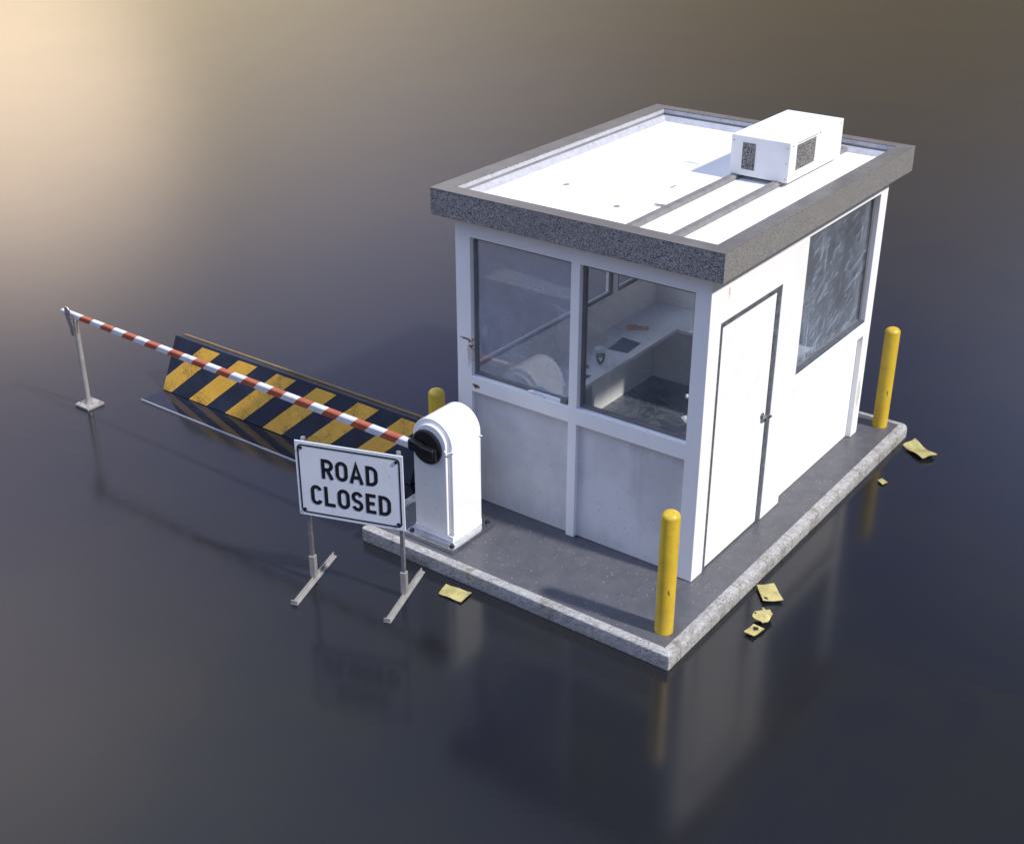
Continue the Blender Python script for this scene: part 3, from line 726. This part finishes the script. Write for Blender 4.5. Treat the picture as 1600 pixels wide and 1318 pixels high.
for u in (.02, .897):
    p = MB(); p.prism([(u - .017, -.017), (u + .017, -.017), (u + .017, .017), (u - .017, .017)], .0, 1.322, lambda a, b, w: sg(a, w, b)); p.build('post', 'galv', sign, .004)
    s_ = MB(); s_.prism([(u - .027, -.027), (u + .027, -.027), (u + .027, .027), (u - .027, .027)], G + .045, .125, lambda a, b, w: sg(a, w, b)); s_.build('sleeve', 'galvlight', sign, .003)
    f_ = MB(); f_.prism([(u - .034, G + .001), (u + .034, G + .001), (u + .034, G + .007), (u + .006, G + .012), (u + .003, G + .044), (u - .003, G + .044), (u - .006, G + .012), (u - .034, G + .007)], -.415, .415, lambda a, b, w: sg(a, b, w)); f_.build('foot', 'galvlight', sign, .001)
    MB().prism([(u - .03, G + .008), (u + .03, G + .008), (u + .03, G + .044), (u - .03, G + .044)], .405, .413, lambda a, b, w: sg(a, b, w)).build('end_cap', 'galvlight', sign, .001)

# ------------------------------------------------------------------ yellow scraps on the ground
def scrap(name, outline, label, curl=.03, seed=1, lift=.02, mat='scrap'):
    """thin bent card: outline (x, y), gently curled, resting on the ground"""
    rnd = random.Random(seed)
    c = Vector((sum(p[0] for p in outline) / len(outline), sum(p[1] for p in outline) / len(outline)))
    bm = bmesh.new()
    vs = [bm.verts.new((x - c.x, y - c.y, 0)) for x, y in outline]
    bm.faces.new(vs)
    bmesh.ops.triangulate(bm, faces=bm.faces)
    bmesh.ops.subdivide_edges(bm, edges=bm.edges[:], cuts=5, use_grid_fill=True)
    ph, an = rnd.uniform(0, 6), rnd.uniform(0, 3.1)
    for v in bm.verts:
        d = v.co.x * math.cos(an) + v.co.y * math.sin(an); e = -v.co.x * math.sin(an) + v.co.y * math.cos(an)
        v.co.z = lift + curl * (9 * d * d + .6 * math.sin(d * 22 + ph) * .3 + 3.0 * e * d + .12 * math.sin(e * 40 + ph))
    zmin = min(v.co.z for v in bm.verts)
    for v in bm.verts: v.co.z += .012 - zmin if lift < .03 else 0
    me = bpy.data.meshes.new(name); bm.to_mesh(me); bm.free()
    me.materials.append(M[mat])
    o = bpy.data.objects.new(name, me); COL.objects.link(o); o.location = (c.x, c.y, G)
    s = o.modifiers.new('thickness', 'SOLIDIFY'); s.thickness = .006; s.offset = 0
    tag(o, label, 'scrap', 'yellow scraps lying round the platform')
    return o
scrap('card_scrap', [(-1.829, -1.176), (-1.563, -1.143), (-1.549, -1.316), (-1.794, -1.326)], 'pale yellow scrap with dark specks lying between the sign and the kerb', .03, 3)
scrap('card_scrap', [(.46, 3.789), (.526, 3.967), (.68, 3.88), (.84, 3.792), (.743, 3.623), (.6, 3.71)], 'long curled yellow scrap near the far corner bollard', .06, 5)
scrap('card_scrap', [(.536, 2.923), (.557, 2.989), (.63, 2.961), (.612, 2.873)], 'smallest yellow scrap, alone beside the long right kerb', .03, 2)
scrap('card_scrap', [(.422, .453), (.537, .564), (.721, .378), (.581, .262)], 'square shiny yellow scrap right beside the kerb near the door', .03, 8, .03, 'scrap_chip')
scrap('card_scrap', [(.615, -.01), (.612, .05), (.655, .10), (.634, .145), (.68, .125), (.70, .155), (.757, .095), (.765, .0), (.754, -.092), (.70, -.06)], 'ragged curled yellow scrap with torn edges in the middle of the three near the door', .10, 4, .045, 'scrap_torn')
s5 = scrap('card_scrap', [(.655, -.239), (.672, -.096), (.778, -.097), (.752, -.252)], 'yellow scrap with a black scorched patch, nearest to the front', .04, 6, .03, 'scrap_burnt')

# ------------------------------------------------------------------ light
sun_dir = Vector((1.0, .10, 1.03)).normalized()
sl = bpy.data.lights.new('sun', 'SUN'); sl.energy = 5.0; sl.angle = math.radians(3); sl.color = (1.0, .965, .92)
so = bpy.data.objects.new('sun', sl); COL.objects.link(so); so.rotation_euler = sun_dir.to_track_quat('Z', 'Y').to_euler(); so.location = (8, 0, 9)

w = bpy.data.worlds.new('World'); scene.world = w; w.use_nodes = True
class WT(NT):
    def __init__(s, wd_): s.t = wd_.node_tree; s.n = s.t.nodes; s.l = s.t.links
t = WT(w); bg = t.n['Background']
tcn = t.n.new('ShaderNodeTexCoord'); nv = t.n.new('ShaderNodeVectorMath'); nv.operation = 'NORMALIZE'; t.l.new(tcn.outputs['Generated'], nv.inputs[0])
D = nv.outputs[0]
spz = t.node('ShaderNodeSeparateXYZ'); t.l.new(D, spz.inputs[0])
cr = t.n.new('ShaderNodeValToRGB'); cr.color_ramp.interpolation = 'B_SPLINE'
stops = [(0.0, (.23, .19, .115)), (.15, (.33, .26, .145)), (.26, (.43, .35, .24)), (.35, (.31, .31, .45)), (.42, (.13, .18, .50)), (.52, (.13, .18, .45)), (.62, (.23, .25, .29)), (.78, (.31, .38, .50)), (1.0, (.22, .36, .68))]
el = cr.color_ramp.elements
while len(el) < len(stops): el.new(.5)
for e, (p, c) in zip(el, stops): e.position = p; e.color = (*c, 1)
t.l.new(spz.outputs[2], cr.inputs[0])
def lobe(az, elev, sigma, col, sharp=2):
    """soft glow round one direction (azimuth from +Y towards +X, degrees)"""
    a, e = math.radians(az), math.radians(elev)
    dv = t.n.new('ShaderNodeVectorMath'); dv.operation = 'DOT_PRODUCT'
    t.l.new(D, dv.inputs[0]); dv.inputs[1].default_value = (math.sin(a) * math.cos(e), math.cos(a) * math.cos(e), math.sin(e))
    ang = t.math('ARCCOSINE', t.math('MINIMUM', t.math('MAXIMUM', dv.outputs['Value'], -1), 1))
    q = t.math('POWER', t.math('DIVIDE', ang, math.radians(sigma)), sharp)
    g = t.math('EXPONENT', t.math('MULTIPLY', q, -.5))
    return t.mix(g, (0, 0, 0), col)
def add(a, b):
    n_ = t.n.new('ShaderNodeMix'); n_.data_type = 'RGBA'; n_.blend_type = 'ADD'; n_.inputs[0].default_value = 1
    t.put(n_.inputs[6], a); t.put(n_.inputs[7], b); return n_.outputs[2]
# the sky darkens gently towards the right of the view
sidef = t.n.new('ShaderNodeVectorMath'); sidef.operation = 'DOT_PRODUCT'; t.l.new(D, sidef.inputs[0]); sidef.inputs[1].default_value = (.803, .595, 0)
side = t.ramp(sidef.outputs['Value'], -.40, .40, 1.12, .68)
base = t.n.new('ShaderNodeVectorMath'); base.operation = 'SCALE'; t.l.new(cr.outputs[0], base.inputs[0]); t.l.new(side, base.inputs['Scale'])
col = base.outputs[0]
col = add(col, lobe(-60, 9, 8.5, (.50, .39, .22)))
col = add(col, lobe(-50, 8, 11, (.50, .42, .28)))
col = add(col, lobe(-57.5, 13.4, 5.3, (1.34, 1.02, .78), 4))
col = add(col, lobe(-42, 19.5, 7, (.10, .13, .30)))
col = add(col, lobe(-61, 17, 4.5, (.52, .42, .38)))
col = add(col, lobe(-65, 35.5, 6, (1.05, .86, .74)))
col = add(col, lobe(-54, 41, 8, (.26, .28, .26)))
col = add(col, lobe(-7, 24, 6, (.42, .46, .62)))
col = add(col, lobe(168, 50, 30, (.20, .36, .80)))        # broad pale sky behind the viewer
col = add(col, lobe(-108, 44, 11.5, (3.2, 3.3, 3.5)))      # bright patch added out of view, lights the interior through the left windows
t.put(bg.inputs['Color'], col); bg.inputs['Strength'].default_value = 1.0

# ------------------------------------------------------------------ camera and render settings
cam = bpy.data.cameras.new('camera'); co = bpy.data.objects.new('camera', cam); COL.objects.link(co)
yaw, pitch = -.63770, -.47004
f = Vector((math.sin(yaw) * math.cos(pitch), math.cos(yaw) * math.cos(pitch), math.sin(pitch))); r = Vector((math.cos(yaw), -math.sin(yaw), 0)); u = r.cross(f)
co.matrix_world = Matrix(((r.x, u.x, -f.x, 4.4464), (r.y, u.y, -f.y, -8.6522), (r.z, u.z, -f.z, 6.4619), (0, 0, 0, 1)))
cam.sensor_fit = 'HORIZONTAL'; cam.sensor_width = 36; cam.lens = 36 * 2032.7631 / 1600; cam.clip_end = 2000
scene.camera = co
scene.render.engine = 'CYCLES'
scene.cycles.use_denoising = True
try: scene.cycles.denoiser = 'OPENIMAGEDENOISE'
except Exception: pass
scene.cycles.max_bounces = 10; scene.cycles.transparent_max_bounces = 16; scene.cycles.diffuse_bounces = 5
scene.cycles.sample_clamp_indirect = 6
scene.view_settings.view_transform = 'Standard'; scene.view_settings.look = 'None'
scene.view_settings.exposure = 0; scene.view_settings.gamma = 1; scene.view_settings.use_curve_mapping = False
